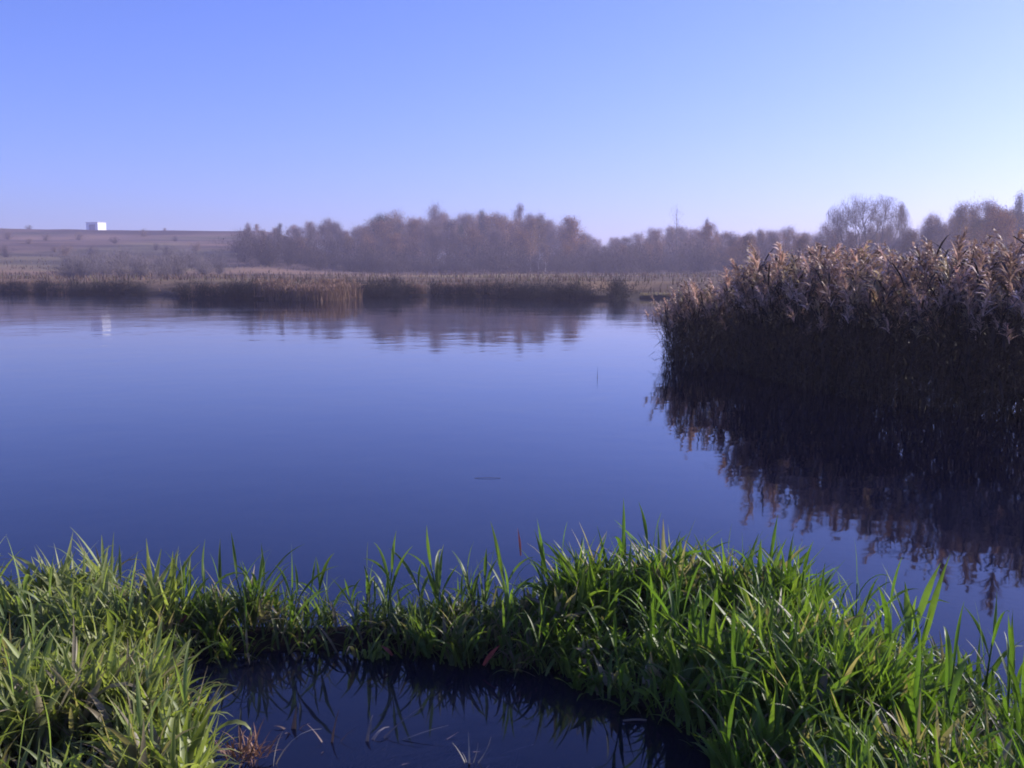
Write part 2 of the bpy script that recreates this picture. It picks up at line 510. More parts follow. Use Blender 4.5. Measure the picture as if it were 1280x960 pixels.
def make_tree(name, style, pal, H, seed, ntw, bark=(.12, .10, .09)):
    r = np.random.default_rng(seed)
    limbs, ends = grow(r, H, style)
    root = empty(name)
    G = Geo()
    for i, (p, rad) in enumerate(limbs):
        rr = np.maximum(rad, H * .0012)
        G.add(*tube(p, rr, bark, 6 if i == 0 else 3))
    G.obj("trunk", M_BARK, root)
    tw, lf, share = PAL[pal]
    E = np.array([e_[0] for e_ in ends]); Dn = np.array([e_[1] for e_ in ends])
    idx = r.integers(0, len(E), ntw)
    base = E[idx] + r.normal(0, (.022 if style == 'spire' else .045) * H, (ntw, 3))
    d = Dn[idx] + r.normal(0, .55, (ntw, 3)) + V(0, 0, .25)
    d /= np.linalg.norm(d, axis=1, keepdims=True)
    C = Geo()
    isl = r.random(ntw) < share
    b = base[~isl]; n = len(b)
    if n:
        dd = d[~isl]
        C.add(*blades(b, np.arctan2(dd[:, 1], dd[:, 0]), H * r.uniform(.035, .09, n), H * r.uniform(.0016, .0034, n),
                      np.arccos(np.clip(dd[:, 2], -1, 1)), r.normal(0, .4, n), np.array(tw) * r.uniform(.7, 1.3, (n, 1)), k=2,
                      taper=lambda t: 1 - .75 * t, twist=r.uniform(-2, 2, n)))
    b = base[isl]; n = len(b)
    if n:
        lc = np.array(lf)[r.integers(0, len(lf), n)] * r.uniform(.6, 1.35, (n, 1))
        sz = H * r.uniform(.006, .0125, n)
        C.add(*blades(b, r.uniform(0, 6.28, n), sz * 1.7, sz, r.uniform(.3, 2.6, n), r.normal(0, .4, n), lc, k=2,
                      taper=lambda t: np.where(t < .25, .45, np.where(t < .75, 1.0, .35)), twist=r.uniform(-1, 1, n)))
    C.obj("crown", M_TWIG, root)
    root["reach"] = float(np.percentile(C.arrays()[0][:, 2], 99.6) / H)
    return root


def make_shrub(name, H, seed, pal, n=2600, squat=.8):
    """many stems fanning from one root, twigs and a few leaves"""
    r = np.random.default_rng(seed)
    tw, lf, share = pal
    root = empty(name)
    S = Geo(); tips = []
    for i in range(16):
        az = r.uniform(0, 6.28); le = abs(r.normal(0, .45)) * squat * 1.3
        L_ = H * r.uniform(.65, 1.05)
        pts = [V(r.normal(0, .06 * H), r.normal(0, .06 * H), 0)]
        for s in range(5):
            a = le * (1 + s * .18)
            pts.append(pts[-1] + L_ / 5 * V(math.cos(az) * math.sin(a), math.sin(az) * math.sin(a), math.cos(a)) + r.normal(0, .012 * H, 3))
        S.add(*tube(np.array(pts), np.linspace(.012 * H, .003 * H, 6), np.array(tw) * .8, 3))
        tips += pts[1:]
    S.obj("stems", M_BARK, root)
    tips = np.array(tips)
    base = tips[r.integers(0, len(tips), n)] + r.normal(0, .09 * H, (n, 3)) * V(1.2, 1.2, .8)
    base[:, 2] = np.abs(base[:, 2])
    C = Geo(); isl = r.random(n) < share
    b = base[~isl]; k = len(b)
    C.add(*blades(b, r.uniform(0, 6.28, k), H * r.uniform(.07, .17, k), H * r.uniform(.003, .008, k), np.abs(r.normal(.3, .4, k)), r.normal(0, .4, k),
                  np.array(tw) * r.uniform(.7, 1.3, (k, 1)), k=2, taper=lambda t: 1 - .75 * t, twist=r.uniform(-2, 2, k)))
    b = base[isl]; k = len(b)
    if k:
        lc = np.array(lf)[r.integers(0, len(lf), k)] * r.uniform(.6, 1.35, (k, 1))
        sz = H * r.uniform(.014, .03, k)
        C.add(*blades(b, r.uniform(0, 6.28, k), sz * 1.6, sz, r.uniform(.3, 2.6, k), r.normal(0, .4, k), lc, k=2,
                      taper=lambda t: np.where(t < .25, .45, np.where(t < .75, 1.0, .35))))
    C.obj("crown", M_TWIG, root)
    return root


PROTO = {}
BIRCH_BARK = (.52, .49, .46)
for key, args in dict(
        birch_a=("birch_tree", "birch", "birch", 8, 1, 8500, BIRCH_BARK), birch_b=("birch_tree", "birch", "birch", 8, 2, 8000, BIRCH_BARK),
        round_a=("leafy_tree", "round", "round", 7, 3, 11000), round_b=("leafy_tree", "round", "round", 7, 4, 11000), round_c=("leafy_tree", "round", "round", 7, 14, 10000),
        bare_a=("bare_tree", "bare", "bare", 8, 5, 8500), bare_b=("bare_tree", "bare", "bare", 8, 6, 8000), bare_c=("bare_tree", "bare", "bare", 8, 16, 7500),
        orange=("orange_tree", "birch", "orange", 7, 7, 9500), orange_b=("orange_tree", "round", "orange", 7, 17, 9500), yellow=("yellow_tree", "birch", "yellow", 7, 8, 7500),
        spire_a=("slender_tree", "spire", "spire", 8, 9, 2600), spire_b=("slender_tree", "spire", "spire", 8, 10, 2400), thin=("slender_tree", "thin", "thin", 8, 19, 260),
        pine=("pine_tree", "pine", "pine", 9, 11, 9000, (.16, .09, .06)), spruce=("spruce_tree", "spruce", "spruce", 8, 12, 9000)).items():
    PROTO[key] = [make_tree(*args), args[3], False]
DARKP = ((.085, .065, .06), [(.10, .07, .055), (.08, .055, .05)], .35)
GREYP = ((.20, .17, .165), [(.22, .18, .15)], .12)
TANP = ((.24, .17, .12), [(.28, .19, .12)], .4)
INKP = ((.03, .03, .03), [(.03, .03, .025)], .55)  # near-black, for dark bushes and for bush shapes that stand in for shade
for key, a in dict(under_a=("understory_bush", 2.5, 21, DARKP), under_b=("understory_bush", 2.5, 22, DARKP), grey_a=("scrub_bush", 2, 23, GREYP),
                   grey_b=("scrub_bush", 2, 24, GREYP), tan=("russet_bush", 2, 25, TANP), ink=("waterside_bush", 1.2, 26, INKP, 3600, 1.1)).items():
    PROTO[key] = [make_shrub(*a), a[1], False]


def plant(key, x, y, H, label, cat, group=None, wide=1.0, rz=None, z=None):
    p = PROTO[key]
    if not p[2]:
        o = p[0]; p[2] = True
    else:
        o = copy_tree(p[0])
    s = H / p[1] / o.get('reach', 1.0)
    o.location = (x, y, (zat(x, y) if z is None else z) - .05)
    o.scale = (s * wide, s * wide, s)
    o.rotation_euler = (0, 0, random.uniform(0, 6.28) if rz is None else rz)
    tag(o, label, cat, group)
    return o


random.seed(5)
def tree_px(key, px, ytop, D, label, cat="tree", group=None, wide=1.0):
    D = D * 2.3 if D < 200 else D
    """a tree on the bearing px whose top reaches the given line of the skyline"""
    x, y = at(px, D)
    z0 = zat(x, y)
    top = CAM_H + (340 - ytop) / 1230 * D
    return plant(key, x, y, max(1.0, top - z0), label, cat, group, wide)


# trees that can be told apart
tree_px('pine', 478, 268, 96, "dark evergreen pine at the left shoulder of the tall wood", wide=1.0)
tree_px('round_a', 495, 264, 104, "broad brown rounded tree beside the dark pine", wide=1.1)
tree_px('bare_a', 545, 256, 108, "tallest grey bare tree above the middle of the wood", wide=1.15)
tree_px('yellow', 543, 282, 88, "slim tree with a pale yellow crown before the brown wood", wide=.8)
tree_px('round_b', 590, 285, 84, "wide russet tree spreading low at the wood's front edge", wide=1.3)
tree_px('spruce', 575, 282, 92, "dark green conifer half hidden among brown trees", wide=.75)
tree_px('spruce', 603, 264, 103, "narrow dark conifer with a pointed top on the skyline", wide=.6)
tree_px('bare_b', 625, 266, 110, "olive grey bare tree right of the pointed conifer", wide=1.0)
tree_px('spire_a', 651, 255, 112, "tall grey slender tree standing highest right of the conifer", wide=1.1)
tree_px('birch_a', 664, 272, 86, "birch with a long pale trunk over the tan shore grass", wide=1.0)
tree_px('birch_b', 674, 268, 88, "second pale-trunked birch close beside the first one", wide=.9)
tree_px('orange', 714, 271, 90, "bright orange tree with a pointed top in mid wood", wide=1.5)
tree_px('orange_b', 706, 305, 80, "small rusty orange tree below the bright orange one", wide=.9)
tree_px('thin', 844, 256, 98, "very thin bare tree poking high above the low wood", wide=1.0)
tree_px('orange', 883, 279, 84, "dull orange tree with a dark tip left of the reeds", wide=1.5)
tree_px('spire_a', 880, 273, 92, "dark pointed tree behind the dull orange tree", wide=.6)
tree_px('bare_c', 412, 273, 100, "grey bare rounded tree on the low left part of wood", wide=1.1)
tree_px('bare_b', 425, 277, 96, "pale bare tree just right of the grey rounded one", wide=1.2)
tree_px('spire_b', 388, 278, 92, "short dark pointed tree left of the grey rounded tree", wide=.7)
tree_px('bare_a', 312, 279, 105, "bare tree where the wood begins beside the bare hill", wide=1.0)
tree_px('bare_c', 208, 285.5, 405, "lone small round tree on the hill's skyline", wide=1.6)
tree_px('orange_b', 1255, 266, 52, "orange-brown tree above the reeds at the picture's edge", wide=1.1)
tree_px('spruce', 1268, 243, 66, "pale pointed tree rising highest over the reed bed", wide=.55)
tree_px('spire_a', 1128, 254, 66, "pointed slender tree just right of the big bare willow", wide=.75)
tree_px('birch_a', 1158, 268, 62, "pair-topped thin tree in the gap right of the willow", wide=1.0)
tree_px('bare_b', 1172, 270, 66, "bare leaning tree between the willow and the tall group", wide=.8)
tree_px('birch_b', 1194, 254, 58, "first pointed tree of the tall group over the reeds", wide=1.2)
tree_px('birch_b', 1212, 256, 60, "second tree of the tall group over the reeds", wide=.9)
tree_px('birch_a', 1236, 251, 57, "third pointed tree of the tall group over the reeds", wide=1.25)

# the body of the wood: nothing tells these apart
PROFILE_X = [300, 340, 410, 440, 480, 540, 600, 650, 690, 714, 745, 790, 820, 880, 940, 1000, 1040, 1090, 1140, 1190, 1230, 1290]
PROFILE_Y = [288, 284, 279, 283, 276, 268, 272, 268, 280, 284, 299, 297, 287, 287, 285, 288, 285, 285, 290, 272, 266, 258]
G_WOOD = "trees massed in the wood across the lake"
L_WOOD = "hazy brown tree in the thick of the wood across the water"
G_RIGHT = "trees standing behind the reed bed"
L_RIGHT = "hazy tree in the row behind the reed bed,"
keys = ['round_a', 'round_b', 'round_c', 'bare_a', 'bare_b', 'bare_c', 'birch_a', 'birch_b', 'round_a', 'round_c', 'spire_a', 'orange', 'yellow']
kw = np.array([4, 4, 4, 3, 3, 3, 2, 2, 3, 3, 1.5, .5, .35]); kw /= kw.sum()
kr = np.random.default_rng(31)
SPANS = ((400, "left of the grey rounded tree"), (478, "between the grey rounded tree and the dark pine"), (545, "between the dark pine and the tallest bare tree"),
         (603, "between the tallest bare tree and the pointed conifer"), (664, "between the pointed conifer and the pale-trunked birches"),
         (714, "between the pale birches and the bright orange tree"), (790, "in the low dip right of the bright orange tree"),
         (844, "just left of the very thin tall tree"), (2000, "between the very thin tree and the reeds"))


def span(px):
    return next(t for lim, t in SPANS if px < lim)


def wood_label(px, row):
    return ("low front", "hazy brown", "far hazy")[row] + " tree of the wood " + span(px)


for row, (n, d0, d1) in enumerate([(26, 80, 88), (38, 92, 106), (40, 110, 135)]):
    for i in range(n):
        px = 303 + (905 - 303) * (i + kr.uniform(.1, .9)) / n
        D = kr.uniform(d0, d1)
        yt = np.interp(px, PROFILE_X, PROFILE_Y) + (kr.uniform(8, 30) if row == 0 else kr.uniform(-5, 9))
        k = keys[kr.choice(len(keys), p=kw)]
        if k in ('orange', 'yellow'):
            k = 'birch_a'
        tree_px(k, px, yt, D, wood_label(px, row), group=G_WOOD + ", " + ('front row', 'second row', 'rear row')[row], wide=kr.uniform(1.05, 1.6))
for i in range(54):
    px = 905 + (1300 - 905) * (i + kr.uniform(.1, .9)) / 54
    D = kr.uniform(52, 84)
    yt = np.interp(px, PROFILE_X, PROFILE_Y) + kr.uniform(-6, 10)
    k = keys[kr.choice(11)] if px < 1185 else ['birch_a', 'yellow', 'birch_b', 'orange_b', 'bare_a', 'yellow'][i % 6]
    tree_px(k, px, yt, D, L_RIGHT + (' left of the willow' if px < 1030 else ' hidden behind the willow' if px < 1130 else ' between willow and tall group' if px < 1190 else ' within the tall group'), group=G_RIGHT, wide=kr.uniform(.95, 1.4))

for i in range(16):                     # the row goes on past the tall group
    px = 1310 + 24 * i + kr.uniform(-8, 8)
    tree_px(keys[kr.choice(11)], px, 262 + kr.uniform(-6, 14), kr.uniform(52, 80), L_RIGHT + ' past the tall group', group=G_RIGHT, wide=kr.uniform(1.0, 1.4))

# understory along the wood's edge
for i in range(110):
    px = 296 + (1000 - 296) * (i + kr.uniform(.1, .9)) / 110
    D = kr.uniform(165, 222)
    x, y = at(px, D)
    plant(['under_a', 'under_b'][i % 2], x, y, kr.uniform(3.0, 5.6), "dark leafless bush under the wood " + span(px), "bush",
          "dark bushes under the wood", wide=kr.uniform(1.0, 1.6))

# scrub on the flat and on the hill
for i in range(30):
    px = 80 + 200 * (i + kr.uniform(0, 1)) / 30
    D = kr.uniform(105, 165)
    x, y = at(px, D)
    plant(['grey_a', 'grey_b'][i % 2], x, y, kr.uniform(1.5, 2.9), "pale grey leafless scrub bush at the foot of the bare hill", "bush",
          "grey scrub at the hill foot", wide=kr.uniform(1.1, 1.9))
for i in range(12):
    px = kr.uniform(-10, 330); D = kr.uniform(180, 320)
    x, y = at(px, D)
    plant(['tan', 'under_b', 'tan'][i % 3], x, y, kr.uniform(1.2, 2.4), "small dark bush scattered on the slope of the bare hill", "bush",
          "bushes on the hill slope", wide=kr.uniform(1.2, 2.0))
for px, D, h in ((-2, 396, 3.0), (146, 240, 1.5), (115, 205, 1.7), (196, 220, 1.4), (40, 330, 1.5)):
    x, y = at(px, D)
    plant('under_b', x, y, h, "small dark bush scattered on the slope of the bare hill", "bush", "bushes on the hill slope", wide=1.5)


# the big bare willow behind the reeds
def make_willow():
    r = np.random.default_rng(77)
    x, y = at(1080, 125)
    root = empty("willow_tree", (x, y, zat(x, y) - .05), 0, 2.30)
    tag(root, "large bare many-stemmed willow with a fan of branches behind reeds", "tree")
    T = Geo(); ends = []
    def br(p, d, L_, rad, lev):
        n = 5; pts = [p]
        for s in range(n):
            d = d + r.normal(0, .07, 3) + V(0, 0, .05 if lev < 2 else .0); d = d / np.linalg.norm(d)
            pts.append(pts[-1] + d * L_ / n)
        T.add(*tube(np.array(pts), np.linspace(rad, rad * .5, n + 1), (.20, .175, .16), 5 if lev < 2 else 3))
        if lev >= 2:
            ends.extend((q, d) for q in pts[2:])
        if lev < 4:
            for c in range(3 if lev < 3 else 2):
                dd = d + r.normal(0, .34, 3) * V(1.25, 1, .7); dd /= np.linalg.norm(dd)
                br(pts[int(r.integers(3, n + 1))], dd, L_ * r.uniform(.6, .82), rad * .5, lev + 1)
    for i in range(7):
        a = -0.8 + 1.6 * i / 6
        d = V(math.sin(a), r.normal(0, .35), math.cos(a)); d /= np.linalg.norm(d)
        br(V(.1 * i - .3, 0, 0), d, r.uniform(1.5, 1.9), .075, 0)

    def dome(g):
        """the crown's rounded reach"""
        v, q, c = g.arrays()
        ctr, rad = V(0, 0, 2.55), V(2.45, 2.2, 1.95)
        rho = np.maximum(np.linalg.norm((v - ctr) / rad, axis=1), 1e-6)
        lim = 1 + .16 * (vnoise(np.arctan2(v[:, 0], v[:, 2] - 2.5) * 3.2 + 9, v[:, 1] * .8, 4) - .5)
        k = np.where((rho > lim) & (v[:, 2] > 1.2), (lim / rho) ** .85, 1)
        return Geo().add(ctr + (v - ctr) * k[:, None], q, c)
    dome(T).obj("trunk", M_BARK, root)
    E = np.array([e_[0] for e_ in ends]); D = np.array([e_[1] for e_ in ends]); n = 15000
    i = r.integers(0, len(E), n)
    dd = D[i] + r.normal(0, .5, (n, 3)); dd /= np.linalg.norm(dd, axis=1, keepdims=True)
    C = Geo().add(*blades(E[i] + r.normal(0, .12, (n, 3)), np.arctan2(dd[:, 1], dd[:, 0]), r.uniform(.15, .42, n), r.uniform(.006, .013, n),
                          np.arccos(np.clip(dd[:, 2], -1, 1)), r.normal(.1, .4, n), np.array([.27, .235, .22]) * r.uniform(.7, 1.3, (n, 1)), k=2, taper=lambda t: 1 - .7 * t))
    dome(C).obj("crown", M_TWIG, root)
make_willow()


# ------------------------------------------------------------------ the small white building on the hill
def make_building():
    x, y = at(123, 386)
    z = zat(x, y) + .05
    root = empty("hilltop_building", (x, y, z), R(-24))
    tag(root, "tiny white flat-roofed building with a wide doorway on the hilltop", "building")
    w, d, h = 6.0, 4.2, 3.7
    W = (.80, .80, .80); W_shade = (.33, .31, .36)
    g = Geo()
    g.add(*box(-w / 2, -w / 2 + 1.35, -d / 2, -d / 2 + .25, 0, h, W))
    g.add(*box(w / 2 - 1.35, w / 2, -d / 2, -d / 2 + .25, 0, h, W))
    g.add(*box(-w / 2 + 1.35, w / 2 - 1.35, -d / 2, -d / 2 + .25, h - .7, h, W))
    g.obj("front_wall", M_WHITE, root, False)
    Geo().add(*box(-w / 2 + .002, -w / 2 + .25, -d / 2 + .252, d / 2, 0, h - .003, W_shade)).obj("side_wall", M_WHITE, root, False)  # left wall greyer than the rest: its shade is put into the colour
    Geo().add(*box(w / 2 - .25, w / 2 - .002, -d / 2 + .252, d / 2, 0, h - .003, W)).obj("side_wall", M_WHITE, root, False)
    Geo().add(*box(-w / 2 + .252, w / 2 - .252, d / 2 - .25, d / 2, 0, h - .003, W)).obj("rear_wall", M_WHITE, root, False)
    Geo().add(*box(-w / 2 - .12, w / 2 + .12, -d / 2 - .12, d / 2 + .12, h + .002, h + .16, (.7, .7, .72))).obj("roof", M_WHITE, root, False)
    Geo().add(*box(-w / 2 + 1.36, w / 2 - 1.36, -d / 2 + .17, -d / 2 + .23, 0, h - .71, (.24, .24, .32))).obj("door", M_WHITE, root, False)
make_building()

# ------------------------------------------------------------------ dead grass on the far land
def far_grass():
    r = np.random.default_rng(91)
    G = Geo()
    n = 15000
    px = r.uniform(-30, 950, n); D = 56 + 150 * r.random(n) ** 1.9
    x, y = (px - 640) / 1230 * D, D
    ok = -sdist(FAR_SHORE, x, y) > .3
    x, y, D = x[ok], y[ok], D[ok]; n = len(x)
    z = height(x, y)
    pat = vnoise(x * .07, y * .14, 21)
    keep = r.random(n) < .15 + .85 * sstep(.35, .65, pat)
    x, y, z, D = x[keep], y[keep], z[keep], D[keep]; n = len(x)
    c = np.array([.155, .10, .07]) * r.uniform(.6, 1.3, (n, 1)) * np.where(r.random((n, 1)) < .2, V(.75, 1.0, .7), V(1, 1, 1))
    G.add(*blades(np.stack([x, y, z - .03], -1), r.uniform(0, 6.28, n), r.uniform(.25, .6, n), .04 + .0006 * D, r.uniform(0, .5, n), r.uniform(0, 1.0, n), c, k=2, taper=lambda t: 1 - .7 * t))
    o = G.obj("dead_grass", M_DRY)
    tag(o, "straw coloured dead grass over the far shore and the hill slope", "grass", kind="stuff")
far_grass()

# ------------------------------------------------------------------ reeds
def reed_arrays(r, H, plume=True, fine=True):
    """stem, leaves and plume of one reed standing at the origin"""
    az = r.uniform(0, 6.28); lean = abs(r.normal(0, .08)); bow = abs(r.normal(0, .12))
    k = 6 if fine else 4
    t = np.linspace(0, 1, k)
    off = (lean * t + bow * t * t) * H
    pts = np.stack([off * math.cos(az), off * math.sin(az), t * H * .9], -1)
    tone = r.uniform(.75, 1.25)
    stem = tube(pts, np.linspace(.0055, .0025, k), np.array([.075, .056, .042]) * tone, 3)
    n = int(r.integers(8, 12)) if fine else 7
    tt = np.linspace(.15, .95, n) + r.uniform(-.03, .03, n)
    b = np.stack([np.interp(tt, t, pts[:, i]) for i in range(3)], -1)
    la = r.uniform(0, 6.28) + np.arange(n) * 3.0 + r.normal(0, .7, n)
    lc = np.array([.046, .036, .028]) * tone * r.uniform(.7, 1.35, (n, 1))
    leaves = blades(b, la, r.uniform(.26, .52, n), r.uniform(.018, .032, n), r.uniform(.35, .9, n), r.uniform(.7, 2.0, n), lc, k=4 if fine else 3, fold=.25 if fine else 0)
    pl = None
    if plume:
        m = 54 if fine else 30
        u = r.random(m)
        top = pts[-1]; drift = V(math.cos(az), math.sin(az), 0)
        pb = top[None] + np.stack([u * .0, u * .0, (u - .5) * .36], -1) + drift * (np.maximum(u - .1, 0) ** 2 * .17)[:, None]
        pa = az + r.normal(0, 1.0, m)
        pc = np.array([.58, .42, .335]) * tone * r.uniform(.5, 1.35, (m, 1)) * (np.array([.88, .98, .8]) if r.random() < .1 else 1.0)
        pl = blades(pb, pa, (1.2 - u) * r.uniform(.13, .27, m), r.uniform(.013, .026, m) * (1 if fine else 1.5), r.uniform(.2, .9, m), r.uniform(.4, 1.9, m), pc, k=3 if fine else 2,
                    taper=lambda t: np.clip(np.minimum(.5 + 2 * t, (1 - t) * 1.6), .12, 1), twist=r.uniform(-1.5, 1.5, m))
    return stem, leaves, pl


def reed_height(x, y, r):
    """lower towards the bed's tip, ragged on top"""
    d = np.maximum(-sdist(REED_BED, x, y), 0)
    tip = sstep(18.6, 15.0, y - (x - 2.8) * .55)
    base = 1.22 + .60 * tip + .10 * sstep(.2, 1.5, d)
    return base * (1 + .10 * (vnoise(x * .9, y * .9, 41) - .5) * 2) * np.where(r.random(np.shape(x)) < .22, r.uniform(.62, .9, np.shape(x)), r.uniform(.78, 1.14, np.shape(x)))


def build_reeds():
    r = np.random.default_rng(55)
    protos = [reed_arrays(r, 2.0, plume=(i % 8 != 7), fine=False) for i in range(16)]
    # the mass
    n = 8600
    p = scatter(REED_BED, n * 4, r)
    d = -sdist(REED_BED, p[:, 0], p[:, 1])
    w = np.exp(-d / 1.3) + .10
    p = p[r.choice(len(p), n, replace=False, p=w / w.sum())]
    ok = p[:, 0] < 4.5 + .56 * p[:, 1]
    p = p[ok]
    H = reed_height(p[:, 0], p[:, 1], r)
    G = Geo()
    sel = r.integers(0, 16, len(p))
    zz = np.minimum(height(p[:, 0], p[:, 1]), 0) - .02
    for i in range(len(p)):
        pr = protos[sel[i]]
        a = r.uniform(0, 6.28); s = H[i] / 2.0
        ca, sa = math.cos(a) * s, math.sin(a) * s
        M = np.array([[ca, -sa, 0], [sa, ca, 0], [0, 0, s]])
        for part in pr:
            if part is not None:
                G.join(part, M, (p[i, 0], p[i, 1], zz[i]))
    # dead leaves and stubble filling the bed's foot
    n = 22000
    q = scatter(REED_BED, n * 2, r)
    d = -sdist(REED_BED, q[:, 0], q[:, 1])
    w = np.exp(-d / .9) + .03
    q = q[r.choice(len(q), n, replace=False, p=w / w.sum())]
    hh = reed_height(q[:, 0], q[:, 1], r)
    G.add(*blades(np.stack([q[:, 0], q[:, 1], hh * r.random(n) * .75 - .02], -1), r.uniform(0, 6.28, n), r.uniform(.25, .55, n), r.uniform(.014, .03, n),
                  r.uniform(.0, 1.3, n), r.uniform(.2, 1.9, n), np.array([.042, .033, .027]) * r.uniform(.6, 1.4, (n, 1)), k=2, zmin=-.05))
    tag(G.obj("reeds", M_REED), "dense dry brown reeds massed along the water behind the front stalks", "reeds", kind="stuff")

    # the 300 that show largest: the front stalks, each a reed of its own
    RB = REED_BED[:11]
    seg = np.array(RB); ln = np.hypot(*np.diff(seg, axis=0).T); cum = np.concatenate([[0], np.cumsum(ln)])
    made = []
    for i in range(12):
        st, lv, pl = reed_arrays(r, 2.0, True)
        root = empty("reed")
        Geo().add(*st).obj("stem", M_REED_ONE, root)
        Geo().add(*lv).obj("leaves", M_REED_ONE, root)
        Geo().add(*pl).obj("plume", M_PLUME, root)
        made.append(root)
    used = set()
    for i in range(300):
        s = cum[-1] * (i + r.random()) / 300
        j = min(np.searchsorted(cum, s) - 1, len(ln) - 1); j = max(j, 0)
        a, b = seg[j], seg[j + 1]
        q = a + (b - a) * (s - cum[j]) / ln[j]
        nrm = np.array([(b - a)[1], -(b - a)[0]]) / ln[j]
        q = q + nrm * abs(r.normal(.15, .45)) * (1 if inside(REED_BED, *(q + nrm * .2)) else -1)
        k = int(r.integers(0, 12))
        o = made[k] if k not in used else copy_tree(made[k])
        used.add(k)
        h = float(reed_height(np.array([q[0]]), np.array([q[1]]), r)[0]) * r.uniform(.9, 1.06)
        o.location = (q[0], q[1], min(zat(q[0], q[1]), 0) - .02)
        o.rotation_euler = (r.normal(0, .05), r.normal(0, .05), r.uniform(0, 6.28))
        o.scale = (h / 2,) * 3
        where = ("at the reed bed's near end" if q[1] < 11 else "in the middle of the reed bed's front" if q[1] < 14.5 else
                 "on the far half of the reed bed's front" if q[1] < 17 else "at the reed bed's low outer tip")
        tag(o, "dry reed stalk with feathery tan plume " + where, "reed", "reed stalks along the front of the bed")
build_reeds()


# far shore reeds: clumps one can tell apart along the opposite waterline
def far_reeds():
    r = np.random.default_rng(66)
    protos = []
    for i in range(4):
        root = empty("reed_clump")
        n = 260; G = Geo()
        a = r.uniform(0, 6.28, n); rad = np.sqrt(r.random(n)) * .9
        b = np.stack([np.cos(a) * rad * 1.5, np.sin(a) * rad * .8, 0 * a], -1)
        G.add(*blades(b, r.uniform(0, 6.28, n), r.uniform(.8, 1.35, n), r.uniform(.025, .05, n), r.uniform(0, .18, n), r.uniform(0, .5, n),
                      np.array([.20, .13, .09]) * r.uniform(.6, 1.25, (n, 1)), k=2, taper=lambda t: 1 - .6 * t))
        G.obj("stalks", M_DRY, root)
        P = Geo(); m = 130
        P.add(*blades(b[:m] + V(0, 0, 1) * r.uniform(.8, 1.15, (m, 1)), r.uniform(0, 6.28, m), r.uniform(.18, .35, m), r.uniform(.04, .08, m), r.uniform(0, .6, m), r.uniform(.3, 1.2, m),
                      np.array([.30, .20, .145]) * r.uniform(.7, 1.2, (m, 1)), k=2))
        P.obj("plumes", M_PLUME, root)
        protos.append([root, False])
    spots = []
    for (xa, ya), (xb, yb) in zip(FAR_SHORE[2:13], FAR_SHORE[3:14]):
        L_ = math.hypot(xb - xa, yb - ya); k = max(2, int(L_ / 1.15))
        for i in range(k):
            t = (i + r.uniform(.1, .9)) / k
            spots.append((xa + (xb - xa) * t, ya + (yb - ya) * t + r.uniform(-.35, .4)))
    for i, (x, y) in enumerate(spots):
        pxx = 640 + x / y * 1230
        tall = .82 if 335 < pxx < 432 else r.uniform(.36, .66)
        if not 335 < pxx < 432 and vnoise(np.array([x * .45]), np.array([y * .2]), 8)[0] < .52:
            continue
        if 335 < pxx < 432:
            lab, grp = "tall tan reed clump in the pale stand on the opposite shore", "tall pale reed stand on the opposite shore"
        else:
            lab, grp = "low brown reed clump along the waterline of the opposite shore", "low reed clumps on the opposite shore"
        p = protos[i % 4]
        o = p[0] if not p[1] else copy_tree(p[0])
        p[1] = True
        s = tall
        o.location = (x, y, max(zat(x, y), -.1) - .05); o.scale = (s * 1.15, s * 1.15, s); o.rotation_euler = (0, 0, r.uniform(-.4, .4))
        tag(o, lab, "reeds", grp)
far_reeds()

def waterline(px):
    """the opposite water's edge on a bearing"""
    for D in np.arange(50, 95, .25):
        x, y = at(px, D)
        if inside(FAR_SHORE, x, y):
            return x, y - .45
    return at(px, 66)


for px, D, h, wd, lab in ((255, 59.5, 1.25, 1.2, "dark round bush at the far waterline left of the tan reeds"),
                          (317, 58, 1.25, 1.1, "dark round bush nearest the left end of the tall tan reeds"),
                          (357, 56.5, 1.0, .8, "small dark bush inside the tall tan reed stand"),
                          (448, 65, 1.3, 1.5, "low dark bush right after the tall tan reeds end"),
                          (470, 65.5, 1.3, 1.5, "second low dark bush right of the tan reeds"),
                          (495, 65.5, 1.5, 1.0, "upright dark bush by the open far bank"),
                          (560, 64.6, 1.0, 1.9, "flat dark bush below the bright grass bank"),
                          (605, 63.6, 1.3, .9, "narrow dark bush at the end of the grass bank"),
                          (640, 61.6, 1.1, 2.0, "long dark bush shape standing in for reed shade over the far water"),  # this and the next few bushes stand in for shade in the reeds
                          (668, 59.8, 1.1, 2.0, "dark bush shape standing in for reed shade below the pale-trunked birches"),
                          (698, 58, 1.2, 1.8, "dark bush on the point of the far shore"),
                          (720, 57.4, 1.3, 1.3, "dark bush shape standing in for reed shade left of the roundest waterside bush"),
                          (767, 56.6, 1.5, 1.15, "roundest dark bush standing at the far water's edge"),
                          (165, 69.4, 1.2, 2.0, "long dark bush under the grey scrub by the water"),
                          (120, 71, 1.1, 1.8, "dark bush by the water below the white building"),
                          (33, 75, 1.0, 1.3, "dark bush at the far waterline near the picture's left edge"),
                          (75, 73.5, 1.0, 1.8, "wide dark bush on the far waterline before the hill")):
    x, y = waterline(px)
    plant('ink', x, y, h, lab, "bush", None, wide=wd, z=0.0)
for i, px in enumerate((8, 22, 55, 66, 92, 105, 132, 150, 178, 236, 268, 286, 298, 307, 328, 436, 459, 482, 508, 545, 574, 590, 628, 652, 682, 710, 733, 778)):  # row of near-black bushes added as the shade under the reed clumps
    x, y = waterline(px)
    plant('ink', x, y, 1.0 + .32 * ((i * 7) % 5) / 5, "low dark bush shape standing in for shade among the opposite reed clumps", "bush",
          "low dark shade bushes along the opposite waterline", wide=1.3 + .5 * ((i * 3) % 4) / 4, z=0.0)


